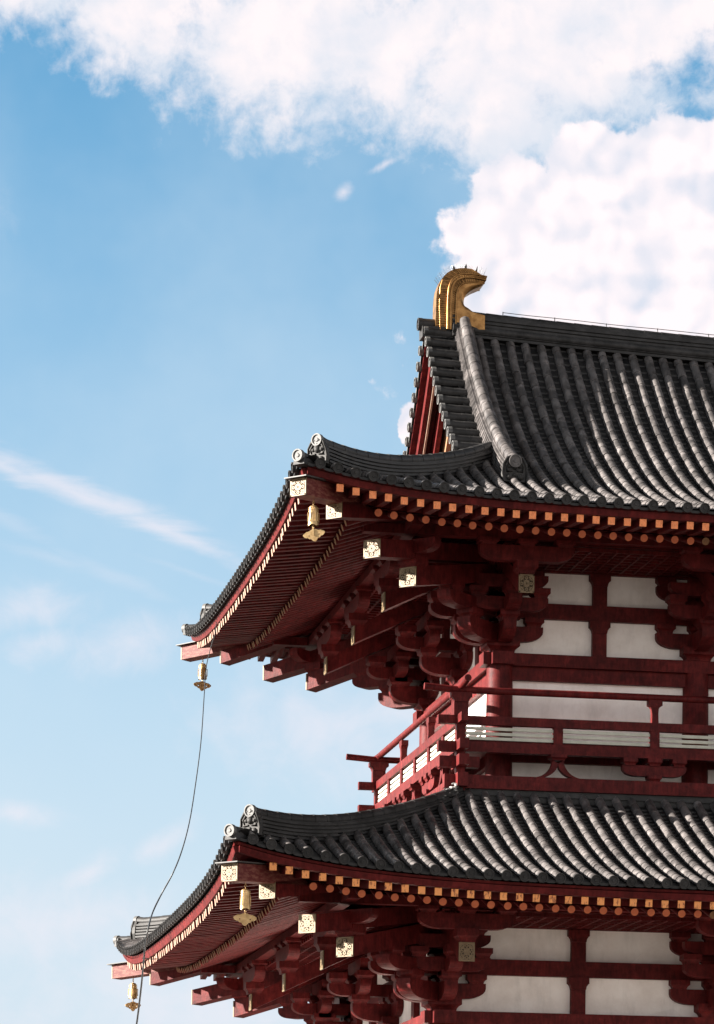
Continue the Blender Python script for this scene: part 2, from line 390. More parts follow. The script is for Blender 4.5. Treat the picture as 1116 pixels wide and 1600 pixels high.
# gable ends: descending ridges, verge tiles, bargeboards, gable wall
def verge(xside):
    sg = -1 if xside == 0 else 1
    X = lambda d: (d if xside == 0 else WX - d)      # d measured like the left end
    for ys in (0, 1):
        Yf = lambda a: (UP.y0 + a) if ys == 0 else (UP.y1 - a)
        def pt(d, a, h=0.0): return Vector((X(d), Yf(a), UP.z + prof(UP, a) + rlift(d) * (a / 6.72) ** 4 + h))
        # descending ridge
        mb = MB(); N = 20
        path = [pt(-.10, 2.62 + (6.71 - 2.62) * i / N) for i in range(N + 1)]
        prf = stack_profile(.15, .11, .34, 7, -.05)
        sweep(mb, path, prf)
        tipd = (path[0] - path[1]).normalized()
        rp = [path[0] + tipd * .21 + Vector((0, 0, .03))] + path[:-1]
        roll(mb, rp, .095, .385, .27)
        end_disc(mb, rp[0] + Vector((0, 0, .385)) + tipd * .02, (0, -1 if ys == 0 else 1, -.15), .098, 0)
        ko = P(mb.build('descending_ridge', [TILE], roofU))
        onigawara('ridge_end_tile', path[0] + Vector((0, -.10 if ys == 0 else .10, .0)), (0, -1 if ys == 0 else 1, 0), 1.2, roofU, ONIM)
        # short verge tiles running across the slope
        mb = MB(); a = 4.05; rows = []
        while a < 6.62: rows.append(a); a += .262 / math.sqrt(1 + (UP.a + 2 * UP.b * a + 3 * UP.c * a * a) ** 2)
        for a in rows:
            sl = UP.a + 2 * UP.b * a + 3 * UP.c * a * a; n = Vector((0, (-sl if ys == 0 else sl), 1)).normalized()
            t = Vector((0, 1 if ys == 0 else -1, sl)).normalized()
            for seg in range(2):
                d0, d1 = (-.76, -.46) if seg == 0 else (-.47, -.12)
                r0 = TR * (1.04 if seg == 0 else 1.0)
                rings = [[pt(d, a, .02) + r0 * (1 - .08 * k) * (math.cos(PI * m / 8) * t + 1.1 * math.sin(PI * m / 8) * n) for m in range(9)] for k, d in enumerate((d0, d1))]
                mb.quad_strip(rings, 0, True)
                if seg: mb.poly(rings[0], 0)
            end_disc(mb, pt(-.765, a, .035), (sg, 0, 0), .082, 2)
        # bed of pan tiles between the rows
        al = [3.9] + rows + [6.70]
        for i in range(len(al) - 1):
            m_ = (al[i] + al[i + 1]) / 2
            mb.quad_strip([[pt(d, al[i], .02), pt(d, m_, -.03), pt(d, al[i + 1], .02)] for d in (-.74, -.50)], 1, False)
            mb.quad_strip([[pt(d, al[i], -.005), pt(d, m_, -.055), pt(d, al[i + 1], -.005)] for d in (-.50, -.10)], 1, False)
            mb.quad_strip([[pt(-.74, al[i], -.06), pt(-.74, m_, -.09), pt(-.74, al[i + 1], -.06)], [pt(-.74, al[i], .02), pt(-.74, m_, -.03), pt(-.74, al[i + 1], .02)]], 2, False)
        P(mb.build('verge_tiles', [RIDGE, PAN, DISC], roofU, fix=False))
        # boards under the verge
        def board(d0, d1, h0, h1, mat, name, amin=3.95):
            mb = MB(); rings = []
            for i in range(17):
                a = amin + (6.715 - amin) * i / 16
                rings.append([pt(d0, a, h0), pt(d1, a, h0), pt(d1, a, h1), pt(d0, a, h1)])
            mb.quad_strip(rings, 0, False, True); mb.poly(rings[0], 0); mb.poly(rings[-1], 0)
            return P(mb.build(name, mat, roofU))
        board(-.70, .02, -.13, -.065, RED, 'verge_soffit')
        board(-.60, -.52, -.40, -.135, RED, 'bargeboard')
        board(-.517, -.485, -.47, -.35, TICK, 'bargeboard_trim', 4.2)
        board(-.36, -.28, -.66, -.135, RED, 'inner_bargeboard', 4.5)
        board(-.20, -.12, -.86, -.135, OCHRE, 'gable_brace', 4.7)
        board(-.02, .06, -1.10, -.135, RED, 'gable_frame', 5.0)
    # gable wall
    mb = MB(); pts = []
    for i in range(17):
        a = 4.05 + (6.70 - 4.05) * i / 16; pts.append((UP.y0 + a, UP.z + prof(UP, a) - .14))
    pr_ = pts + [(W - y, z) for y, z in reversed(pts[:-1])]
    mb.prism(pr_, (X(.14), 0, 0), (0, 1, 0), (0, 0, 1), (.03, 0, 0))
    P(mb.build('gable_wall', RED, roofU))
    for yy in (YR, YR - 1.0, YR + 1.0):
        mb = MB(); hz = UP.z + prof(UP, min(yy, W - yy) + 3.90) - .25
        mb.aabox(X(.0) - .07 + (0 if xside == 0 else 0), X(.0) + .07, yy - .16, yy + .16, 13.66, hz); P(mb.build('gable_post', OCHRE, roofU))
    mb = MB(); mb.aabox(min(X(-.12), X(.1)), max(X(-.12), X(.1)), W * .09, W * .91, 13.45, 13.72); P(mb.build('gable_sill', RED, roofU))
    # ridge end roll that covers the top of the verge
    mb = MB(); z = zr(0) + .06
    roll(mb, [(X(-.84), YR, z), (X(-.55), YR, z), (X(-.1), YR, z)], .10, .02, .33)
    sweep(mb, [(X(-.80), YR, z), (X(-.1), YR, z)], [(-.15, -.22), (.15, -.22), (.15, -.04), (-.15, -.04)])
    end_disc(mb, (X(-.845), YR, z + .02), (sg, 0, 0), .105, 0)
    P(mb.build('verge_ridge', [RIDGE], roofU))
verge(0); verge(1)

# top course where the lower roof meets the balcony
mb = MB()
rect = [(-.74, -.74), (WX + .74, -.74), (WX + .74, W + .74), (-.74, W + .74)]
for i in range(4):
    p, q = Vector((*rect[i], 7.76)), Vector((*rect[(i + 1) % 4], 7.76))
    sweep(mb, [p, q], stack_profile(.14, .10, .27, 4, -.12)); 
P(mb.build('top_course', [RIDGE], roofL))
mb = MB()
for k in range(26):
    t = random.random() ** 1.4; r = random.uniform(.02, .045)
    x, y = -.80 - .42 * t + random.uniform(-.05, .05), -.84 - .40 * t + random.uniform(-.07, .03)
    mb.lathe([(r * math.sin(PI * i / 5), -r * .35 * math.cos(PI * i / 5)) for i in range(6)], (x, y, 8.16 - .30 * t + random.uniform(-.10, .0)), 7, 0, random.uniform(.7, 1.6), 1.0)
P(mb.build('mortar_patch', [LIME], roofL))

# ------------------------------------------------------------------ timber walls, brackets and eaves of one storey
E_FLY, E_BASE = 3.74, 2.90
SIDES = 'SWNE'
def frame(off, side):
    # origin (first wall corner), along, out, length for one side of the storey
    x0, x1, y0, y1 = -off, WX + off, -off, W + off
    if side == 'S': return Vector((x0, y0, 0)), Vector((1, 0, 0)), Vector((0, -1, 0)), x1 - x0
    if side == 'N': return Vector((x0, y1, 0)), Vector((1, 0, 0)), Vector((0, 1, 0)), x1 - x0
    if side == 'W': return Vector((x0, y0, 0)), Vector((0, 1, 0)), Vector((-1, 0, 0)), y1 - y0
    return Vector((x1, y0, 0)), Vector((0, 1, 0)), Vector((1, 0, 0)), y1 - y0
UPV = Vector((0, 0, 1))

def arm(mb, c, u, s0, s1, z0, z1, w, r0=True, r1=True, mi=0):
    # bracket arm along u with rounded lower ends; w: half width
    h = z1 - z0; cx = 1.35 * h; cz = .68 * h; pts = [(s0, z1), (s1, z1)]
    if r1: pts += [(s1 - cx + cx * math.cos(q), z0 + cz - cz * math.sin(q)) for q in [PI / 2 * i / 6 for i in range(7)]]
    else: pts += [(s1, z0)]
    if r0: pts += [(s0 + cx - cx * math.cos(q), z0 + cz - cz * math.sin(q)) for q in [PI / 2 * (6 - i) / 6 for i in range(7)]]
    else: pts += [(s0, z0)]
    lat = Vector((-u.y, u.x, 0))
    mb.prism(pts, Vector((c.x, c.y, 0)), u, UPV, lat * w, mi)
def block(mb, c, u, z0, z1, hw, taper=.72, mi=0):
    # bearing block: square above, hollow-curved taper below
    lat = Vector((-u.y, u.x, 0)); h = z1 - z0
    lv = [(0, taper), (.12, taper + .02), (.25, taper + .07), (.36, taper + .16), (.44, .985), (.46, 1), (1, 1)]
    rings = []
    for f, k in lv:
        z = z0 + h * f
        rings.append([Vector((c.x, c.y, z)) + (a * u + b * lat) * hw * k for a, b in ((-1, -1), (1, -1), (1, 1), (-1, 1))])
    mb.quad_strip(rings, mi, False, True); mb.poly(rings[0][::-1], mi); mb.poly(rings[-1], mi)
def beam(mb, p, q, hw, hh, mi=0, mi_first=None):
    # straight squared timber from p to q (centres), vertical sides; its first end can be painted
    d = q - p; l = Vector((-d.y, d.x, 0)).normalized() * hw; v = Vector((0, 0, hh))
    mb.hexa([p - l - v, p + l - v, p + l + v, p - l + v, q - l - v, q + l - v, q + l + v, q - l + v], mi, mi_first)

# gilt openwork plate, shared by all beam ends (faces -Y, 1 x 1)
def plate_mesh():
    mb = MB()
    mb.aabox(-.5, .5, .008, .02, -.5, .5, 1)
    def bar(x0, z0, x1, z1, w=.028):
        d = Vector((x1 - x0, 0, z1 - z0)); L = d.length / 2; d.normalize(); n = Vector((-d.z, 0, d.x))
        mb.box(((x0 + x1) / 2, 0, (z0 + z1) / 2), d * L, (0, .009, 0), n * w)
    for k in (-.465, .465): bar(k, -.5, k, .5, .04); bar(-.5, k, .5, k, .04)
    for k in (-.17, .17): bar(k, -.45, k, .45, .022); bar(-.45, k, .45, k, .022)
    for a in (-.45, 0): 
        for b in (-.45, 0):
            bar(a, b, a + .45, b + .45, .022); bar(a, b + .45, a + .45, b, .022)
    bar(-.45, 0, 0, .45, .02); bar(0, .45, .45, 0, .02); bar(.45, 0, 0, -.45, .02); bar(0, -.45, -.45, 0, .02)
    ring = lambda cx, cz, r: [[(cx + (r + e) * math.cos(PI * k / 8), y, cz + (r + e) * math.sin(PI * k / 8)) for e, y in ((-.03, -.011), (.03, -.011), (.03, .006), (-.03, .006))] for k in range(17)]
    for k in range(6):
        an = PI * k / 6; bar(-.16 * math.cos(an), -.16 * math.sin(an), .16 * math.cos(an), .16 * math.sin(an), .016)
    for q in ((0, 0, .17), (0, 0, .085), (0, .31, .07), (0, -.31, .07), (.31, 0, .07), (-.31, 0, .07), (-.31, .31, .09), (.31, .31, .09), (-.31, -.31, .09), (.31, -.31, .09)): mb.quad_strip(ring(*q), 0, False, True)
    return mb
PLM = plate_mesh().build('metal_plate', [PLATE, DARK])
PLM_DATA = PLM.data; bpy.data.objects.remove(PLM)
def plate(c, out, w, h, parent, up=None):
    o = bpy.data.objects.new('metal_plate', PLM_DATA); COL.objects.link(o); o.parent = parent
    out = Vector(out).normalized(); up = (up or UPV); up = (up - out * up.dot(out)).normalized(); x = up.cross(-out)
    x = (-out).cross(up) * -1
    x = out.cross(up) * -1
    M = Matrix((( x.x * w, -out.x, up.x * h, c[0] + out.x * .012), (x.y * w, -out.y, up.y * h, c[1] + out.y * .012), (x.z * w, -out.z, up.z * h, c[2] + out.z * .012), (0, 0, 0, 1)))
    o.matrix_basis = M
    return o

def bracket_set(base, outs, dz, name='bracket_set', corner=False):
    mb = MB(); z = lambda q: q + dz
    lat0 = Vector((-outs[0].y, outs[0].x, 0))
    block(mb, base, lat0, z(10.31), z(10.52), .27)
    for o in outs:
        diag = abs(o.x) > .1 and abs(o.y) > .1
        k = 1.4142 if diag else 1.0
        l = Vector((-o.y, o.x, 0))
        w = .125 if diag else .105
        arm(mb, base, o, -.3, .75 * k, z(10.45), z(10.74), w, False, True)
        block(mb, base + o * .62 * k, o, z(10.73), z(10.89), .155)
        arm(mb, base, o, -.3, 1.15 * k, z(10.86), z(11.06), w, False, True)
        block(mb, base + o * 1.0 * k, o, z(11.05), z(11.24), .155)
        if not diag:
            e = (-.68, .68)
            arm(mb, base, l, e[0], e[1], z(10.51), z(10.75), .10)
            for s in (-.53, 0, .53): block(mb, base + l * s, l, z(10.75), z(10.892), .155)
            block(mb, base, l, z(11.138), z(11.26), .2)
            arm(mb, base, l, e[0], e[1], z(11.26), z(11.5), .10)
            for s in (-.53, 0, .53): block(mb, base + l * s, l, z(11.5), z(11.637), .155)
            # lateral arm carried on the first and second steps
            arm(mb, base + o * .62, l, -.62, .62, z(10.88), z(11.09), .09)
            for s in (-.5, .5): block(mb, base + o * .62 + l * s, l, z(11.09), z(11.24), .145)
            arm(mb, base + o * .62, l, -.62, .62, z(11.24), z(11.44), .09)
            # arm on the tail rafter, under the purlin
            block(mb, base + o * 1.83, l, z(11.20), z(11.40), .165)
            arm(mb, base + o * 1.83, l, -.74, .74, z(11.40), z(11.63), .095)
            for s in (-.6, 0, .6): block(mb, base + o * 1.83 + l * s, l, z(11.63), z(11.73), .155)
        else:
            block(mb, base + o * 1.75 * k, o, z(11.20), z(11.42), .17)
            arm(mb, base + o * 1.85 * k, l, -.55, .55, z(11.42), z(11.62), .09)
    bs = P(mb.build(name, RED, hall))
    for o in outs:
        diag = abs(o.x) > .1 and abs(o.y) > .1
        ends = [(1.88, 11.055, .14, .12, .50)] if not diag else [(1.84 * 1.4142, 11.08, .145, .15, .30), (2.52 * 1.4142, 11.335, .135, .15, .22)]
        for (d, zc, hh, hw, sl) in ends:
            mb = MB(); p = base + o * d + UPV * z(zc); q = base - o * .1 + UPV * z(zc + sl * d / (1.4142 if diag else 1) * (1.0 if not diag else 1.0))
            beam(mb, p, q, hw, hh)
            t = mb.build('tail_rafter', RED, bs)
            plate(p, o, hw * 2, hh * 2, bs)
    return bs

def strut(mb, base, l, o, z0, z1, bt=.19):
    mb.box(base + o * .0 + UPV * ((z0 + z1) / 2), l * .115, o * .07, UPV * ((z1 - z0) / 2))
    lv = [(0, .115), (.25, .125), (.45, .15), (.5, .168), (1, .168)]
    zz = z1 - bt
    rings = [[base + UPV * (zz + bt * f - .004) + l * a * k + o * b * .095 for a, b in ((-1, -1), (1, -1), (1, 1), (-1, 1))] for f, k in lv]
    mb.quad_strip(rings, 0, False, True); mb.poly(rings[0]); mb.poly(rings[-1])

FLY = MB(); FLY.hexa([(0, -.0525, -.055), (0, .0525, -.055), (0, .0525, .055), (0, -.0525, .055), (1, -.0525, -.055), (1, .0525, -.055), (1, .0525, .055), (1, -.0525, .055)], 0, 1)
def cyl_x():
    mb = MB(); r = .058
    rg = [[(x, r * math.cos(2 * PI * k / 14), r * math.sin(2 * PI * k / 14)) for k in range(14)] for x in (0, 1)]
    mb.quad_strip(rg, 0, True, True); mb.poly(rg[0][::-1], 1); return mb
BASEC = cyl_x()
def proto(mb, mats, name):
    o = mb.build(name, mats); d = o.data; bpy.data.objects.remove(o); return d
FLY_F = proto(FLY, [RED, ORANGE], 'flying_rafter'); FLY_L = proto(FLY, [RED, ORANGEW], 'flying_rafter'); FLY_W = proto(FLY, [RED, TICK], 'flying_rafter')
BASE_F = proto(BASEC, [RED, ROUNDP], 'base_rafter'); BASE_W = proto(BASEC, [RED, OCHRE], 'base_rafter')

def storey(off, R, dz, upper):
    lf = lambda b: R.U * math.exp(-max(b, 0) / R.lam)
    e0 = R.x0 + off                      # minus the eave overhang
    ov = -e0                             # overhang of the tiles past the wall
    def zl(a, L): return lf(a + ov) + lf(L - a + ov)
    fly = lambda a, o, L: 11.632 + dz + (E_FLY - o) * .12 + zl(a, L)
    bas = lambda a, o, L: 11.60 + dz + (E_BASE - o) * .32 + zl(a, L)
    # ---- walls
    mb = MB(); zb = 7.9 if upper else GROUND + .9
    for s in SIDES:
        O, l, o, L = frame(off, s)
        mb.box(O + l * L / 2 - o * .06 + UPV * ((zb + 11.75 + dz) / 2), l * (L / 2 - .061), o * .05, UPV * ((11.75 + dz - zb) / 2))
    wall = P(mb.build('wall', PLAST, hall))
    colsS = [b if 0 < b < WX else (b - off if b == 0 else b + off) for b in BAYS]
    colsW = [-off, W / 2, W + off]
    def cols(s):
        return [c + off for c in (colsS if s in 'SN' else colsW)]
    done = set()
    for s in SIDES:
        O, l, o, L = frame(off, s)
        for c in cols(s):
            p = O + l * c; key = (round(p.x, 2), round(p.y, 2))
            if key in done: continue
            done.add(key)
            mb = MB(); z0, z1 = (7.9, 10.115) if upper else (GROUND + .9, 10.115 + dz)
            mb.lathe([(.215, z0 - .01), (.215, z0 + (z1 - z0) * .5), (.208, z1)], (p.x, p.y, 0), 28)
            mb.build('column', RED, wall)
        # horizontal timbers, one object each
        for (z0, z1, d, ext) in ((9.90, 10.113, .085, 0), (10.115, 10.312, .175, .30), (10.892, 11.138, .09, 0), (11.637, 11.80, .09, 0)):
            mb = MB(); hl = L / 2 + (ext if s in 'SN' else (ext - .003 if ext else 0))
            zz = .0015 if s in 'WE' else 0
            mb.box(O + l * L / 2 + UPV * ((z0 + z1) / 2 + dz + zz), l * (hl if ext else L / 2 - .02), o * d, UPV * ((z1 - z0) / 2)); mb.build('tie_beam', RED, wall)
        if not upper:
            for z0, z1 in ((2.75, 2.98), (.1, .36), (-.68, -.42)):
                mb = MB(); mb.box(O + l * L / 2 + UPV * ((z0 + z1) / 2), l * (L / 2 + .1), o * .14, UPV * ((z1 - z0) / 2)); mb.build('tie_beam', RED, wall)
        else:
            mb = MB(); mb.box(O + l * L / 2 + UPV * 8.72, l * L / 2, o * .10, UPV * .12); mb.build('tie_beam', RED, wall)
        cs = cols(s)
        for i in range(len(cs) - 1):
            m = O + l * ((cs[i] + cs[i + 1]) / 2)
            mb = MB(); strut(mb, m + o * .02, l, o, 10.312 + dz, 10.892 + dz); strut(mb, m + o * .02, l, o, 11.138 + dz, 11.637 + dz); mb.build('strut', RED, wall)
    # ---- brackets
    OS, lS, oS, LS = frame(off, 'S'); OW, lW, oW, LW = frame(off, 'W'); ON, lN, oN, LN = frame(off, 'N')
    bracket_set(OS, [oS, oW, (oS + oW).normalized()], dz, corner=True)
    bracket_set(ON, [oN, oW, (oN + oW).normalized()], dz, corner=True)
    for c in cols('S')[1:-1]: bracket_set(OS + lS * c, [oS], dz)
    bracket_set(OS + lS * LS, [oS, -oW, (oS - oW).normalized()], dz, corner=True)
    bracket_set(OW + lW * cols('W')[1], [oW], dz)
    # ---- eaves: boards, fascia, purlins, lattice, hip rafters
    mb = MB()
    for s in SIDES:
        O, l, o, L = frame(off, s)
        def sheet(f, o0, o1, h, n=48):
            rows = []
            for k in range(5):
                q = o0 + (o1 - o0) * k / 4
                row = []
                for i in range(n + 1):
                    t = i / n; t = .5 - .5 * math.cos(PI * t) if L < 30 else t
                    a = -q + (L + 2 * q) * t
                    row.append(O + l * a + o * q + UPV * (f(a, q, L) + h))
                rows.append(row)
            mb.quad_strip(rows, 0, True)
        sheet(fly, 3.70, 2.72, .062); sheet(bas, 2.90, .02, .064)
    eaves = P(mb.build('eaves', RED, hall, fix=False))
    for s in SIDES:
        O, l, o, L = frame(off, s)
        def run(name, f, q, prof_, n=60, ext=None, mat=RED):
            mb = MB(); e = q if ext is None else ext; rings = []
            for i in range(n + 1):
                t = .5 - .5 * math.cos(PI * i / n); a = -e + (L + 2 * e) * t
                rings.append([O + l * a + o * (q + dq) + UPV * (f(a, q, L) + h) for dq, h in prof_])
            mb.quad_strip(rings, 0, True, True); mb.poly(rings[0]); mb.poly(rings[-1])
            for k in range(len(mb.sm)): mb.sm[k] = False
            return mb.build(name, mat, eaves)
        run('fascia', fly, 3.72, [(-.06, .060), (.055, .060), (.085, .152), (-.06, .152)])
        run('fascia_strip', fly, 3.74, [(-.12, .168), (.045, .168), (.06, .205), (-.12, .205)])
        run('rafter_plate', bas, 2.82, [(-.07, .068), (.05, .068), (.05, .15), (-.07, .15)])
        flat = lambda a, q, L: 0.0
        mb = MB(); q = 1.83
        mb.box(O + l * L / 2 + o * q + UPV * (11.80 + dz + (.002 if s in 'WE' else 0)), l * (L / 2 + q + .72), o * .095, UPV * .07); mb.build('purlin', RED, eaves)
        if s in 'SW':
            mb = MB(); z = 11.66 + dz
            mb.box(O + l * L / 2 + o * .98 + UPV * (z + .06), l * (L / 2 + .3), o * .74, UPV * .006)
            k = -.2
            while k < L + .2:
                mb.box(O + l * k + o * .98 + UPV * z, l * .017, o * .74, UPV * .03); k += .21
            for j in range(8): mb.box(O + l * L / 2 + o * (.28 + .2 * j) + UPV * (z + .001), l * (L / 2 + .3), o * .017, UPV * .026)
            mb.build('ceiling_lattice', RED, eaves)
    for cx in (0, 1):
        for cy in (0, 1):
            c = Vector((-off if cx == 0 else WX + off, -off if cy == 0 else W + off, 0))
            d = Vector((-1 if cx == 0 else 1, -1 if cy == 0 else 1, 0))
            dn = d.normalized()
            mb = MB(); p = c + d * 3.22 + UPV * (11.72 + dz); q = c + d * .1 + UPV * (12.46 + dz)
            beam(mb, p, q, .14, .115); h = mb.build('hip_rafter', RED, eaves); plate(p, d, .28, .235, eaves)
            mb = MB(); p = c + d * 3.86 + UPV * (11.885 + dz); q = c + d * 2.55 + UPV * (12.0 + dz)
            beam(mb, p, q, .14, .125); h = mb.build('hip_rafter', REDW, eaves); plate(p, d, .28, .25, eaves)
            mb = MB(); p = c + d * 3.93 + UPV * (12.022 + dz); q = c + d * 3.45 + UPV * (12.062 + dz)
            beam(mb, p, q, .20, .008); mb.build('metal_cap', IRON, eaves)
            if cx == 0 and cy == 0:
                pass
    # ---- rafters
    nf = 0
    rest_f, rest_b = MB(), MB()
    def put(data, name, tip, inn, al, length, rise):
        o_ = bpy.data.objects.new(name, data); COL.objects.link(o_); o_.parent = eaves
        x = (inn + UPV * rise).normalized(); y = al; z = x.cross(y)
        o_.matrix_basis = Matrix(((x.x * length, y.x, z.x, tip.x), (x.y * length, y.y, z.y, tip.y), (x.z * length, y.z, z.z, tip.z), (0, 0, 0, 1)))
        return o_
    def bake(mb, src, tip, inn, al, length, rise):
        x = (inn + UPV * rise).normalized(); y = al; z = x.cross(y); b = len(mb.v)
        for v in src.v: mb.v.append(tuple(tip + x * (v[0] * length) + y * v[1] + z * v[2]))
        for f, m, sm in zip(src.f, src.mi, src.sm): mb.f.append(tuple(b + i for i in f)); mb.mi.append(m); mb.sm.append(sm)
    sp = .2408
    for s in SIDES:
        O, l, o, L = frame(off, s)
        n0 = int(round((L + 2 * 3.228) / sp)); k = (L + 2 * 3.228) / n0
        for i in range(n0 + 1):
            a = -3.228 + k * i
            lim = min(0.0, a, L - a)          # how far in before the hip
            # flying
            oi = max(2.72, -lim + .05) if lim < 0 else 2.72
            ln = E_FLY - oi
            own = (s == 'S' and i < (24 if upper else 28)) or (s == 'W' and i < 24)
            if ln > .08:
                tip = O + l * (a + random.uniform(-.006, .006)) + o * (E_FLY + random.uniform(-.012, .012)) + UPV * (fly(a, E_FLY, L) + random.uniform(-.004, .004))
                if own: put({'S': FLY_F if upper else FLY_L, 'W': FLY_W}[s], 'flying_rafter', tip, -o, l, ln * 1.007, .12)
                else: bake(rest_f, FLY, tip, -o, l, ln * 1.007, .12)
            oi = max(.02, -lim + .05) if lim < 0 else .02
            ln = E_BASE - oi
            if ln > .25:
                tip = O + l * (a + random.uniform(-.006, .006)) + o * (E_BASE + random.uniform(-.012, .012)) + UPV * (bas(a, E_BASE, L) + random.uniform(-.004, .004))
                if own: put(BASE_F if s == 'S' else BASE_W, 'base_rafter', tip, -o, l, ln * 1.05, .32)
                else: bake(rest_b, BASEC, tip, -o, l, ln * 1.05, .32)
    return wall, eaves, rest_f, rest_b

wU, eU, rfU, rbU = storey(0.0, UP, 0.0, True)
wL, eL, rfL, rbL = storey(A, LO, DZ, False)
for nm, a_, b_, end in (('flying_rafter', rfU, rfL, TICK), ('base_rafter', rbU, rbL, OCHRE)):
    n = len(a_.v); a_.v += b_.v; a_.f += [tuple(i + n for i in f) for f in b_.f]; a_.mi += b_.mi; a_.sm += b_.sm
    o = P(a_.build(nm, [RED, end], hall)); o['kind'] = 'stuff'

# stone terrace under the hall
mb = MB(); mb.aabox(-5.6, WX + 5.6, -5.6, W + 5.6, GROUND - .05, GROUND + .9); P(mb.build('stone_terrace', STONE, hall))

# ------------------------------------------------------------------ balcony
B = .79
mb = MB()
for s in SIDES:
    O, l, o, L = frame(B, s)
    hl = L / 2 + .08 if s in 'SN' else L / 2 - .14
    mb.box(O + l * L / 2 - o * .38 + UPV * 8.785, l * (L / 2 - (0 if s in 'SN' else .74)), o * .37, UPV * .02)
balc = P(mb.build('balcony', RED, hall))
for s in SIDES:
    O, l, o, L = frame(B, s)
    dzs = .004 if s in 'WE' else 0
    mb = MB()
    # handrail with gently raised, projecting ends
    pts = []
    for i in range(41):
        a = -.58 + (L + 1.16) * i / 40; e = max(0, -a, a - L)
        pts.append(O + l * a + UPV * (9.58 + (.055 if s in 'WE' else 0) + .10 * e * e))
    mb.tube(pts, .056, 10); r_ = mb.build('handrail', [RED], balc)
    for nm, z0, z1, hw, e in (('middle_rail', 9.04, 9.175, .055, .36), ('lower_rail', 8.61, 8.765, .075, .36), ('joist_beam', 8.36, 8.53, .08, .34), ('floor_beam', 8.035, 8.247, .085, .26)):
        if nm == 'joist_beam':
            # short projecting beam ends at the corners only
            for a0, a1 in ((-e, .30), (L - .30, L + e)):
                mb = MB(); mb.box(O + l * (a0 + a1) / 2 + UPV * ((z0 + z1) / 2 + dzs), l * (a1 - a0) / 2, o * hw, UPV * (z1 - z0) / 2)
                mb.build('beam_end', [RED], balc)
            continue
        mb = MB(); mb.box(O + l * L / 2 + UPV * ((z0 + z1) / 2 + dzs * 2), l * (L / 2 + e), o * hw, UPV * (z1 - z0) / 2); mb.build(nm, [RED], balc)
    for z in (8.985, 8.905, 8.83):
        mb = MB(); mb.box(O + l * L / 2 + UPV * (z + dzs), l * (L / 2 - .05), o * .018, UPV * .024); mb.build('rail_bar', BAR, balc)
    n = 6 if s in 'SN' else 3
    step = L / n
    for i in range(n + 1):
        a = step * i; c = O + l * a
        if i in (0, n):
            if s in 'WE': continue
            mb = MB(); mb.aabox(c.x - .07, c.x + .07, c.y - .07, c.y + .07, 8.0, 9.19)
            strut(mb, c, l, o, 9.17, 9.535, .15); mb.build('corner_post', RED, balc)
        else:
            mb = MB(); mb.box(c + UPV * 8.9, l * .075, o * .05, UPV * .145)
            rings = [[c + UPV * z + l * x * k + o * y * min(k, .06) for x, y in ((-1, -1), (1, -1), (1, 1), (-1, 1))] for z, k in ((9.17, .055), (9.32, .05), (9.40, .055), (9.435, .08), (9.45, .115), (9.535, .115))]
            mb.quad_strip(rings, 0, False, True); mb.build('rail_post', RED, balc)
            # three-block bracket under the floor
            mb = MB(); c2 = c - o * .02
            block(mb, c2, l, 8.24, 8.35, .11)
            arm(mb, c2, l, -.52, .52, 8.33, 8.50, .06)
            for k in (-.40, 0, .40): block(mb, c2 + l * k, l, 8.49, 8.612, .115)
            mb.build('floor_bracket', RED, balc)
    for i in range(n):
        c = O + l * (step * (i + .5))
        mb = MB(); mb.box(c + UPV * 8.9, l * .075, o * .05, UPV * .145); mb.build('short_strut', RED, balc)
        mb = MB()
        block(mb, c, l, 8.52, 8.612, .13)
        for sg in (-1, 1):
            out_, inn_ = [], []
            for j in range(11):
                t = j / 10; ang = t * PI / 2
                out_.append((sg * (.09 + .33 * (1 - math.cos(ang))), 8.53 - .285 * math.sin(ang)))
                inn_.append((sg * (.0 + .30 * (1 - math.cos(ang)) - .0 + .02 * t), 8.47 - .225 * math.sin(ang) ** 1.0))
            pr_ = out_ + [(sg * .42, 8.243)] + inn_[::-1]
            for j in range(10):
                q = [out_[j], out_[j + 1], inn_[j + 1], inn_[j]]
                mb.prism(q, c, l, UPV, o * .055)
        mb.build('frog_leg_strut', RED, balc)

# ------------------------------------------------------------------ gilded ridge ornament
def sx(px, py):   # outline drawn at the hall's own scale, metres from the ornament's foot
    return ((px - 440) / 10.145 / 93.5 - .235, 16.195 + (1180 - py) / 10.145 / 93.5)
L0 = [(115, 1185), (116, 1000), (118, 860), (120, 720), (128, 620), (142, 540), (165, 470), (195, 400), (240, 338), (290, 285), (350, 245), (430, 212), (500, 198), (560, 193), (630, 195), (705, 203)]
L2 = [(290, 1185), (291, 1000), (293, 860), (296, 720), (300, 610), (310, 530), (326, 470), (350, 415), (385, 375), (425, 342), (475, 318), (520, 303), (590, 296), (660, 294), (780, 300), (925, 322)]
L3 = [(360, 1185), (361, 1000), (362, 860), (364, 720), (368, 620), (378, 550), (394, 500), (415, 458), (445, 420), (480, 392), (525, 370), (580, 355), (650, 350), (720, 352), (810, 362), (912, 380)]
L4 = [(428, 1185), (428, 1000), (429, 860), (430, 740), (433, 650), (442, 590), (455, 550), (472, 515), (492, 488), (520, 465), (560, 447), (610, 435), (665, 428), (730, 427), (800, 430), (885, 432)]
IN = [(880, 1185), (880, 962), (780, 938), (700, 912), (640, 885), (600, 855), (572, 815), (562, 770), (560, 720), (566, 680), (580, 645), (600, 615), (640, 575), (720, 522), (800, 486), (850, 460)]
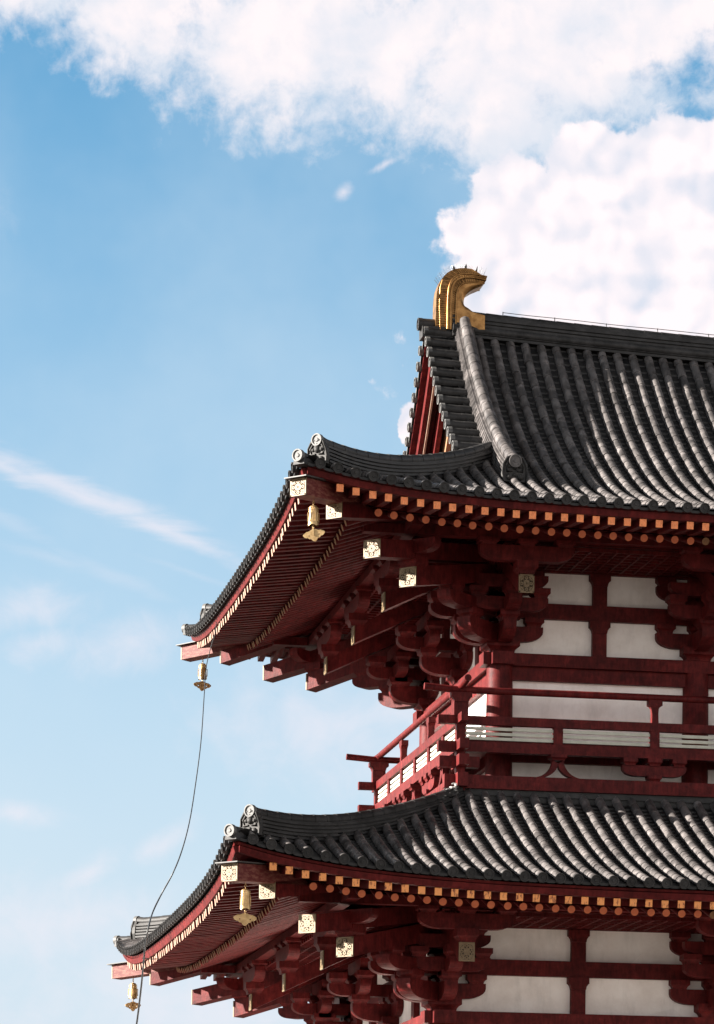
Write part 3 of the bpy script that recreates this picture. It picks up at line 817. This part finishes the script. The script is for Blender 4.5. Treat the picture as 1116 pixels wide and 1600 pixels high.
def shibi(mirror):
    fx = (lambda x: x) if not mirror else (lambda x: WX - x)
    mb = MB()
    tw = lambda i: .28 if i < 3 else max(.15, .28 - (i - 2) * .032)
    def pt(q, y): x, z = sx(*q); return Vector((fx(x), YR + y, z))
    for sg in (-1, 1):
        # stepped bands, outer fin first, body thickest
        lay = [(L0, L2, .14), (L2, L3, .185), (L3, L4, .165)]
        for a, b, d in lay:
            mb.quad_strip([[pt(q, sg * d) for q in a], [pt(q, sg * d) for q in b]], 1 if a is not L2 else 0, False)
        mb.quad_strip([[pt(q, sg * .14) for q in L2], [pt(q, sg * .185) for q in L2]], 0, False)
        mb.quad_strip([[pt(q, sg * .185) for q in L3], [pt(q, sg * .165) for q in L3]], 0, False)
        mb.quad_strip([[pt(q, sg * .165) for q in L4], [pt(q, sg * .20) for q in L4]], 0, True)
        mid = [((a[0] * .45 + b[0] * .55), (a[1] * .45 + b[1] * .55)) for a, b in zip(L4, IN[::1])]
        mb.quad_strip([[pt(q, sg * .20) for q in L4], [pt(((2 * a[0] + b[0]) / 3, (2 * a[1] + b[1]) / 3), sg * .215) for a, b in zip(L4, IN)], [pt(((a[0] + 2 * b[0]) / 3, (a[1] + 2 * b[1]) / 3), sg * (.26 if i < 4 else .19)) for i, (a, b) in enumerate(zip(L4, IN))], [pt(q, sg * tw(i)) for i, q in enumerate(IN)]], 0, True)
        for ln, d, r in ((L2, .195, .012), (L3, .19, .009), (L4, .205, .014)):
            mb.tube([pt(q, sg * d) for q in ln], r, 6, 0)
        ln = [(q[0] + 72 - 55 * min(1, i / 8), q[1] + (0 if i < 7 else 0)) for i, q in enumerate(L0[:8])]
        mb.tube([pt(q, sg * .145) for q in ln], .012, 6, 0)
        # beads and ribs
        for i in range(len(L2) - 1):
            seg = (Vector(L2[i + 1]) - Vector(L2[i])).length; k = max(1, int(seg / 26))
            for j in range(k):
                t = (j + .5) / k
                a = Vector(L2[i]).lerp(Vector(L2[i + 1]), t); b = Vector(L3[i]).lerp(Vector(L3[i + 1]), t)
                mb.sphere(pt((a + b) / 2, sg * .195), .013, 0, 6)
            k = max(1, int(seg / 34))
            for j in range(k):
                t = j / k
                for Aa, Bb, d in ((L0, L2, .14), (L3, L4, .165)):
                    a = Vector(Aa[i]).lerp(Vector(Aa[i + 1]), t); b = Vector(Bb[i]).lerp(Vector(Bb[i + 1]), t)
                    p, q = pt(a, sg * d), pt(b, sg * d); u = (q - p) * .5
                    n = Vector((-u.z, 0, u.x)).normalized()
                    mb.box((p + q) / 2, u, Vector((0, .007, 0)), n * .0035, 0)
    # edges all round
    mb.quad_strip([[pt(q, -.14) for q in L0], [pt(q, .14) for q in L0]], 0, True)
    mb.quad_strip([[pt(q, -tw(i)) for i, q in enumerate(IN)], [pt(q, tw(i)) for i, q in enumerate(IN)]], 0, True)
    for d in ((.14, L0[-1], L2[-1]), (.19, L2[-1], L3[-1]), (.165, L3[-1], L4[-1]), (.19, L4[-1], IN[-1])):
        mb.poly([pt(d[1], -d[0]), pt(d[2], -d[0]), pt(d[2], d[0]), pt(d[1], d[0])], 0)
    o = P(mb.build('ridge_ornament', [GOLD, GOLDD], roofU))
    mb = MB()
    for i in range(34):
        t = i / 33; s_ = t * 9.0 + 6.2
        k = int(min(s_, 14.2)); f = min(s_, 15) - k
        base = Vector(L0[min(k, 14)]).lerp(Vector(L0[min(k + 1, 15)]), min(f, 1.0)) if s_ <= 15 else Vector((705 + (s_ - 15) * 900, 203 + 90))
        p = pt(base, random.uniform(-.03, .03)); an = math.radians(132 - 62 * t)
        d = Vector(((1 if not mirror else -1) * math.cos(an), random.uniform(-.3, .3), math.sin(an)))
        mb.tube([p, p + d * .105], .0022, 4)
    for i in range(8):
        p = pt((740 + i * 20, 296 + i * 3), random.uniform(-.1, .1)); mb.tube([p, p + Vector(((.03 + .006 * i) * (1 if not mirror else -1), random.uniform(-.03, .03), .19))], .0022, 4)
    mb.build('bird_spikes', STEEL, o)
    for q, h, ln in (((430, 210), .085, -.02), ((610, 193), .115, .005), ((770, 298), .20, .03)):
        mb = MB(); p = pt(q, 0); e = ln * (1 if not mirror else -1)
        mb.prism([(-.016, -.01), (.016, -.01), (.022 + e * .5, h * .6), (.006 + e, h), (-.014 + e * .6, h * .6)], p, (1, 0, 0), (0, 0, 1), (0, .02, 0))
        mb.build('finial_blade', IRON, o)
shibi(False); shibi(True)

# ------------------------------------------------------------------ wind bells
CLOUD = [(0, .0), (.035, -.004), (.06, -.018), (.085, -.024), (.105, -.022), (.125, -.032), (.148, -.045), (.165, -.055), (.166, -.075), (.152, -.092), (.135, -.105), (.115, -.112), (.10, -.108), (.09, -.122), (.075, -.135), (.055, -.134), (.045, -.145), (.028, -.168), (0, -.182)]
def wind_bell(cxy, z_top, rot, label, dangle, gold, rt):
    root = empty('wind_bell', (*cxy, z_top)); tag(root, label, 'wind bell', 'wind bells hanging under the eave corners')
    root.rotation_euler = (0, 0, rot)
    mb = MB()
    def link(z, k):
        pts = [(.011 * math.cos(2 * PI * i / 10) if k else 0, 0 if k else .011 * math.cos(2 * PI * i / 10), z + .024 * math.sin(2 * PI * i / 10)) for i in range(11)]
        mb.tube(pts, .0045, 6, caps=False)
    for k, z in enumerate((.035, .0, -.032)): link(z, k % 2)
    mb.build('chain', gold, root)
    mb = MB(); n = 24; H = .31; rings = []
    prof_ = [(.012, 0), (.035, -.004), (.052, -.014), (.060, -.03), (.064, -.06), (.068, -.12), (.072, -.19), (.076, -.25), (.079, -.285)]
    for r, z in prof_:
        ring = []
        for k in range(n):
            a = 2 * PI * k / n; q = abs(math.sin(2 * a)) if r > .07 else 0
            # four-sided body with rounded corners, wavy mouth
            m = 1 / max(abs(math.cos(a)), abs(math.sin(a))); f = 1 + .10 * (m - 1) * 2
            zz = z
            if z < -.27: zz = z - .03 * abs(math.sin(a)) ** 2 * 0 - .022 * (m - 1) / .414
            ring.append((r * f * math.cos(a), r * f * .92 * math.sin(a), zz - .045))
        rings.append(ring)
    mb.quad_strip(rings, 0, True, True)
    inner = [[(x * .9, y * .9, z + .002) for x, y, z in rings[-1]], [(x * .8, y * .8, z + .2) for x, y, z in rings[-1]]]
    mb.quad_strip([rings[-1], inner[0], inner[1]], 1, True, True)
    b = mb.build('bell_body', [gold, GOLDD], root)
    mb = MB()   # raised panels and studs
    for k in range(4):
        a = k * PI / 2; c, s_ = math.cos(a), math.sin(a); o = Vector((s_, -c, 0)); l = Vector((c, s_, 0)); rr = .0755 * (1 if k % 2 else .92)
        for z0, z1, x in ((-.165, -.155, .045), (-.285, -.275, .052)):
            mb.box(o * (rr + .002 - (.004 if z0 > -.2 else 0)) + UPV * ((z0 + z1) / 2), l * x, o * .004, UPV * .005)
        for sg in (-1, 1): mb.box(o * rr + l * sg * .044 + UPV * -.22, l * .004, o * .004, UPV * .06)
        for i in range(3):
            for j in range(3): mb.sphere(o * (rr - .011) + l * (-.026 + .026 * i) + UPV * (-.085 - .024 * j), .008, 0, 6)
    mb.build('bell_panel', gold, root)
    mb = MB()
    zt = -.345 - dangle
    mb.tube([(0, 0, -.2), (0, 0, -.33)], .004, 6)
    link(-.335, 0); link(-.37, 1)
    if dangle > .03: link(-.405, 0)
    mb.box((0, -.009, zt - .045), (.014, 0, 0), (0, .005, 0), (0, 0, .045))
    mb.build('clapper_chain', gold, root)
    bm = bmesh.new()
    ol = CLOUD + [(-x, z) for x, z in CLOUD[::-1][1:-1]]
    loops = [ol] + [[(sg * .075 + .011 * math.cos(2 * PI * i / 8), -.085 + .009 * math.sin(2 * PI * i / 8)) for i in range(8)] for sg in (-1, 1)]
    ed = []
    for lp in loops:
        vs = [bm.verts.new((x, 0, z)) for x, z in lp]
        for i in range(len(vs)): ed.append(bm.edges.new((vs[i], vs[(i + 1) % len(vs)])))
    bmesh.ops.triangle_fill(bm, use_beauty=True, use_dissolve=False, edges=ed)
    r = bmesh.ops.extrude_face_region(bm, geom=bm.faces[:])
    for v in [e for e in r['geom'] if isinstance(e, bmesh.types.BMVert)]: v.co.y += .012
    bmesh.ops.recalc_face_normals(bm, faces=bm.faces)
    me = bpy.data.meshes.new('cloud_plate'); bm.to_mesh(me); bm.free(); me.materials.append(gold)
    o = bpy.data.objects.new('cloud_plate', me); COL.objects.link(o); o.parent = root
    o.location = (0, -.004, zt - .03 + .03); o.rotation_euler = (math.radians(4), math.radians(rt), 0)
    return root
BELL = simple('bell_bronze', (0.36, 0.225, 0.10), (0.58, 0.40, 0.20), 0.42, 14.0, metal=0.8, bump=0.2)
wind_bell((-3.60, -3.60), 11.735, math.radians(-22), 'gilt wind bell with a tilted cloud plate under the front corner of the top eave', 0.05, BELL, -9)
wind_bell((-3.59, W + 3.59), 11.72, math.radians(8), 'wind bell with one bright side and dark cloud plate under the far top eave corner', 0.03, BELL, 3)
wind_bell((-A - 3.60, -A - 3.60), 11.735 + DZ, math.radians(-10), 'gilt wind bell with a wide pale cloud plate under the lower front eave corner', 0.05, BELL, 2)
wind_bell((-A - 3.59, W + A + 3.59), 11.72 + DZ, math.radians(24), 'slim brown wind bell beside the cable under the far lower eave corner', 0.05, BELL, -3)

# ------------------------------------------------------------------ the loose cable
CABLE = [(-4.06, 3.78, 11.369), (-3.95, 4.776, 11.368), (-3.85, 6.045, 11.388), (-3.75, 7.501, 11.261), (-3.917, 6.416, 10.555), (-4.083, 5.475, 9.614), (-4.25, 4.872, 8.747), (-4.417, 4.269, 8.058), (-4.583, 3.927, 7.523), (-4.75, 3.763, 7.121), (-4.917, 3.966, 6.785), (-5.083, 3.704, 6.461), (-5.25, 2.857, 6.101), (-5.27, 3.123, 5.81), (-5.27, 3.381, 5.517), (-5.27, 3.641, 5.22), (-5.27, 3.997, 4.876), (-5.27, 4.363, 4.581)]
mb = MB()
pts = [Vector(p) for p in CABLE]
dense = []
for i in range(len(pts) - 1):
    p0, p1, p2, p3 = pts[max(i - 1, 0)], pts[i], pts[i + 1], pts[min(i + 2, len(pts) - 1)]
    for k in range(6):
        t = k / 6
        dense.append(.5 * ((2 * p1) + (p2 - p0) * t + (2 * p0 - 5 * p1 + 4 * p2 - p3) * t * t + (3 * p1 - p0 - 3 * p2 + p3) * t ** 3))
dense.append(pts[-1]); last = pts[-1]
for k in range(1, 13): dense.append(last + Vector((-.20 * k / 12 * 3, -.06 * k, (GROUND - last.z) * k / 12)))
N = len(dense)
mb.tube(dense, [.0075 + .0085 * min(1, (i / (N * .72)) ** 1.6) for i in range(N)], 8)
cab = mb.build('cable', WIRE)
for p, q in (((-4.86, 4.66, 5.775), (-5.26, 3.55, 5.672)),):
    mb = MB(); mb.tube([p, ((Vector(p) + Vector(q)) / 2 + Vector((0, 0, -.01))), q], .010, 6); mb.build('cable_clip', WIRE, cab)
tag(cab, 'thin black cable hanging loose from the upper eave past the lower one', 'cable')

# ------------------------------------------------------------------ sun, sky, clouds
SUN_TO = Vector((-1.0, 0.14, 0.36)).normalized()
sun = bpy.data.lights.new('sun', 'SUN'); sun.energy = 5.0; sun.angle = math.radians(.5); sun.color = (1.0, .93, .84)
so = bpy.data.objects.new('sun', sun); COL.objects.link(so)
so.rotation_euler = (SUN_TO).to_track_quat('Z', 'Y').to_euler()

w = bpy.data.worlds.new('World'); scene.world = w; w.use_nodes = True
nt = w.node_tree; nt.nodes.clear(); N_ = nt.nodes.new; LK = nt.links.new
def math_(op, a, b=None, c=None, clamp=False):
    n = N_('ShaderNodeMath'); n.operation = op; n.use_clamp = clamp
    for i, v in enumerate((a, b, c)):
        if v is None: continue
        if isinstance(v, (int, float)): n.inputs[i].default_value = v
        else: LK(v, n.inputs[i])
    return n.outputs[0]
def sstep(v, lo, hi, a=0.0, b=1.0):
    n = N_('ShaderNodeMapRange'); n.interpolation_type = 'SMOOTHSTEP'
    n.inputs['From Min'].default_value = lo; n.inputs['From Max'].default_value = hi; n.inputs['To Min'].default_value = a; n.inputs['To Max'].default_value = b
    LK(v, n.inputs['Value']); return n.outputs[0]
def noise(vec, scale, detail=8, rough=.6, dist=0.0):
    n = N_('ShaderNodeTexNoise'); n.inputs['Scale'].default_value = scale; n.inputs['Detail'].default_value = detail; n.inputs['Roughness'].default_value = rough; n.inputs['Distortion'].default_value = dist
    LK(vec, n.inputs['Vector']); return n
def mixc(f, a, b):
    n = N_('ShaderNodeMix'); n.data_type = 'RGBA'
    if isinstance(f, (int, float)): n.inputs[0].default_value = f
    else: LK(f, n.inputs[0])
    for i, v in ((6, a), (7, b)):
        if isinstance(v, tuple): n.inputs[i].default_value = (*v, 1)
        else: LK(v, n.inputs[i])
    return n.outputs[2]
tc = N_('ShaderNodeTexCoord'); sep = N_('ShaderNodeSeparateXYZ'); LK(tc.outputs['Generated'], sep.inputs[0])
az = math_('ARCTAN2', sep.outputs[0], sep.outputs[1]); el = math_('ARCSINE', sep.outputs[2])
sky = N_('ShaderNodeTexSky'); sky.sky_type = 'NISHITA'; sky.sun_disc = False
sky.sun_elevation = math.asin(SUN_TO.z); sky.sun_rotation = math.atan2(SUN_TO.x, SUN_TO.y)
sky.air_density = 1.0; sky.dust_density = 0.6; sky.ozone_density = 2.0
comb = N_('ShaderNodeCombineXYZ'); LK(az, comb.inputs[0]); LK(el, comb.inputs[1])
# position on the dome in units of 1000 px of the 1116x1600 picture's angle
V = comb.outputs[0]
def A_(px): return 0.16836 + (px - 558) / 5400 * .985
def E_(py): return (math.atan((2032.45 - py) / 5400))
warpn = noise(V, 26, 6, .6)
wv = N_('ShaderNodeVectorMath'); wv.operation = 'SUBTRACT'; LK(warpn.outputs['Color'], wv.inputs[0]); wv.inputs[1].default_value = (.5, .5, .5)
wsc = N_('ShaderNodeVectorMath'); wsc.operation = 'SCALE'; LK(wv.outputs[0], wsc.inputs[0]); wsc.inputs['Scale'].default_value = .016
wa = N_('ShaderNodeVectorMath'); wa.operation = 'ADD'; LK(V, wa.inputs[0]); LK(wsc.outputs[0], wa.inputs[1])
ws = N_('ShaderNodeSeparateXYZ'); LK(wa.outputs[0], ws.inputs[0])
def blob(px, py, rx, ry, rot=0.0):
    a = math_('SUBTRACT', ws.outputs[0], A_(px)); e = math_('SUBTRACT', ws.outputs[1], E_(py))
    if rot:
        c, s = math.cos(rot), math.sin(rot)
        a, e = math_('ADD', math_('MULTIPLY', a, c), math_('MULTIPLY', e, s)), math_('SUBTRACT', math_('MULTIPLY', e, c), math_('MULTIPLY', a, s))
    a = math_('DIVIDE', a, rx / 5400); e = math_('DIVIDE', e, ry / 5400)
    return math_('SUBTRACT', 1.0, math_('SQRT', math_('ADD', math_('MULTIPLY', a, a), math_('MULTIPLY', e, e))))
def field(bl):
    f = None
    for b in bl:
        q = blob(*b); f = q if f is None else math_('SMOOTH_MAX', f, q, .12)
    return f
BIG = [(60, -30, 190, 95), (230, 10, 180, 125), (420, 60, 200, 145), (600, 60, 210, 140), (760, 120, 200, 150), (850, 60, 270, 200), (1060, 5, 230, 110), (820, 220, 130, 60), (-200, -40, 300, 130), (1300, 40, 320, 150), (500, -160, 900, 190)]
LOWC = [(810, 325, 112, 80), (826, 450, 94, 150), (960, 330, 150, 125), (1080, 285, 130, 115), (1030, 460, 270, 180), (900, 600, 260, 150), (1300, 420, 300, 260), (655, 668, 30, 40)]
n1 = noise(V, 46, 14, .64, .2); nA = math_('SUBTRACT', n1.outputs['Fac'], .5)
n1b = noise(V, 180, 8, .6, .4); nAb = math_('SUBTRACT', n1b.outputs['Fac'], .5)
def vor(vec, scale):
    n = N_('ShaderNodeTexVoronoi'); n.voronoi_dimensions = '2D'; n.feature = 'SMOOTH_F1'; n.inputs['Scale'].default_value = scale; n.inputs['Smoothness'].default_value = .55
    LK(vec, n.inputs['Vector']); return math_('SUBTRACT', .55, n.outputs['Distance'])
def puffy(vec):
    return math_('ADD', math_('ADD', math_('MULTIPLY', vor(vec, 26), .66), math_('MULTIPLY', vor(vec, 64), .46)), math_('MULTIPLY', vor(vec, 150), .24))
turb = math_('ADD', nA, math_('MULTIPLY', nAb, .35))
d1 = math_('ADD', field(BIG), math_('MULTIPLY', turb, 1.7)); d2 = math_('ADD', field(LOWC), math_('ADD', math_('MULTIPLY', turb, .55), math_('MULTIPLY', math_('SUBTRACT', puffy(wa.outputs[0]), .16), .75)))
m1 = math_('POWER', sstep(d1, -.12, .58), .8); m2 = sstep(d2, .0, .13)
# relief of the billows: the same noise sampled a little towards the light
def shifted(dx, dy):
    n = N_('ShaderNodeVectorMath'); n.operation = 'ADD'; LK(wa.outputs[0], n.inputs[0]); n.inputs[1].default_value = (dx, dy, 0); return n.outputs[0]
def relief(scale, det, dx, dy, k):
    p = noise(wa.outputs[0], scale, det, .5).outputs['Fac']; q = noise(shifted(dx, dy), scale, det, .5).outputs['Fac']
    return math_('MULTIPLY', math_('SUBTRACT', p, q), k)
rl = math_('ADD', relief(48, 6, -.0035, .0045, 2.4), relief(15, 3, -.010, .012, 1.3))
pf = math_('MULTIPLY', math_('SUBTRACT', puffy(wa.outputs[0]), puffy(shifted(-.0032, .0042))), 2.5)
# streak and wisps
st = N_('ShaderNodeMapping'); st.inputs['Rotation'].default_value = (0, 0, .36); st.inputs['Scale'].default_value = (22, 150, 1); LK(V, st.inputs['Vector'])
fib = noise(st.outputs[0], 1.0, 10, .62, .5); nF = math_('SUBTRACT', fib.outputs['Fac'], .5)
ws_keep = ws; ws = N_('ShaderNodeSeparateXYZ')
w2 = N_('ShaderNodeVectorMath'); w2.operation = 'MULTIPLY_ADD'; LK(wv.outputs[0], w2.inputs[0]); w2.inputs[1].default_value = (.006, .006, 0); LK(V, w2.inputs[2]); LK(w2.outputs[0], ws.inputs[0])
streak = [(130, 778, 300, 23, -.33), (270, 836, 190, 19, -.37), (0, 742, 150, 20, -.28)]
strk2 = [(10, 826, 90, 14, -.35), (180, 905, 120, 14, -.42), (90, 880, 120, 12, -.2), (300, 900, 90, 8, -.3)]
wisp = [(215, 1010, 110, 45, .2), (70, 1015, 70, 34, .1), (262, 1322, 75, 24, .55), (145, 1370, 70, 26, .55), (30, 1280, 70, 26), (90, 1450, 260, 80), (520, 1130, 220, 110), (640, 1110, 150, 90), (660, 1190, 140, 80), (330, 1570, 340, 150), (40, 960, 120, 40, .1), (-200, 330, 200, 60, -.1)]
puff = [(540, 297, 22, 17, .5), (605, 256, 44, 10, .35)]
n3 = noise(V, 70, 10, .62, .4); nB = math_('SUBTRACT', n3.outputs['Fac'], .5)
m3 = math_('MAXIMUM', math_('MULTIPLY', sstep(math_('ADD', field(streak), math_('MULTIPLY', nF, 2.0)), -.25, 1.15), .66), math_('MULTIPLY', sstep(math_('ADD', field(strk2), math_('MULTIPLY', nF, 2.0)), -.2, 1.2), .16))
m4 = math_('MAXIMUM', math_('MULTIPLY', sstep(math_('ADD', field(wisp), math_('MULTIPLY', nB, 1.9)), -.25, 1.45), .55), math_('MULTIPLY', sstep(math_('ADD', field(puff), math_('MULTIPLY', nB, 2.0)), .0, 1.3), .75))
hz = noise(V, 9, 5, .55); hazeF = math_('MULTIPLY', sstep(hz.outputs['Fac'], .36, .70), .28)
# unseen broken cloud deck for the rest of the sky, brightened to light front walls
far = math_('MULTIPLY', sstep(noise(tc.outputs['Generated'], 3.2, 9, .6).outputs['Fac'], .40, .58), sstep(math_('ABSOLUTE', math_('SUBTRACT', az, .17)), .22, .40))
skyS = N_('ShaderNodeHueSaturation'); skyS.inputs['Hue'].default_value = .490; skyS.inputs['Saturation'].default_value = 1.0; skyS.inputs['Value'].default_value = 1.0
LK(sky.outputs[0], skyS.inputs['Color'])
# thin veil that whitens the sky towards the horizon
veil = sstep(el, .03, .41, .97, 0.0)
STR = .05
EXPO = 2.2
K = STR * 2 ** EXPO
tint = N_('ShaderNodeMix'); tint.data_type = 'RGBA'; tint.blend_type = 'MULTIPLY'; tint.inputs[0].default_value = 1.0
LK(skyS.outputs[0], tint.inputs[6]); tint.inputs[7].default_value = (.37, .74, .87, 1)
base = mixc(veil, tint.outputs[2], (.70 / K, .80 / K, .90 / K))
base = mixc(hazeF, base, (.72 / K, .84 / K, .93 / K))
n2 = noise(wa.outputs[0], 20, 5, .5)
dens1 = sstep(d1, .25, 1.0)
t1 = math_('ADD', math_('ADD', .45, math_('MULTIPLY', dens1, .35)), math_('ADD', math_('MULTIPLY', math_('SUBTRACT', n2.outputs['Fac'], .5), 1.1), math_('MULTIPLY', rl, .8)), clamp=True)
cl1 = mixc(t1, (.74 / K, .80 / K, .90 / K), (1.04 / K, .955 / K, .97 / K))
cl1 = mixc(math_('MULTIPLY', sstep(d2, -.42, -.02), .55), cl1, (.66 / K, .76 / K, .88 / K))
c1 = mixc(m1, base, cl1)
t2 = math_('ADD', .72, math_('ADD', math_('MULTIPLY', math_('SUBTRACT', n2.outputs['Fac'], .5), .9), math_('ADD', math_('MULTIPLY', rl, .5), pf)), clamp=True)
cl2 = mixc(t2, (.72 / K, .77 / K, .88 / K), (1.08 / K, .98 / K, 1.0 / K))
c2 = mixc(m2, c1, cl2)
c3 = mixc(math_('MAXIMUM', m3, m4), c2, (.93 / K, .88 / K, .94 / K))
c4 = mixc(math_('MULTIPLY', far, .8), c3, (2.15 / K, 1.90 / K, 1.68 / K))
top = sstep(el, .40, .75, 1.0, .14)  # upper sky darkened to cut its fill light on the roof tiles
dk = N_('ShaderNodeMix'); dk.data_type = 'RGBA'; dk.blend_type = 'MULTIPLY'; dk.inputs[0].default_value = 1.0
LK(c4, dk.inputs[6]); LK(top, dk.inputs[7]); c4 = dk.outputs[2]
bg = N_('ShaderNodeBackground'); bg.inputs['Strength'].default_value = STR; LK(c4, bg.inputs['Color'])
wo = N_('ShaderNodeOutputWorld'); LK(bg.outputs[0], wo.inputs['Surface'])

# ------------------------------------------------------------------ camera and output
cd = bpy.data.cameras.new('camera'); co = bpy.data.objects.new('camera', cd); COL.objects.link(co)
cr, sr = math.cos(ROLL), math.sin(ROLL)
rt = CR * cr + CU * sr; up_ = -CR * sr + CU * cr
co.matrix_world = Matrix(((rt.x, up_.x, -CD.x, CAM.x), (rt.y, up_.y, -CD.y, CAM.y), (rt.z, up_.z, -CD.z, 0.0), (0, 0, 0, 1)))
cd.sensor_fit = 'VERTICAL'; cd.sensor_height = 36.0; cd.sensor_width = 36.0 * 1116 / 1600; cd.lens = F / 1600 * 36.0
cd.shift_x = 0.0; cd.shift_y = (YH - 800) / 1600; cd.clip_start = .5; cd.clip_end = 3000
scene.camera = co
scene.view_settings.view_transform = 'Standard'; scene.view_settings.look = 'None'; scene.view_settings.gamma = 1.0; scene.view_settings.exposure = EXPO
scene.cycles.max_bounces = 6; scene.cycles.diffuse_bounces = 4
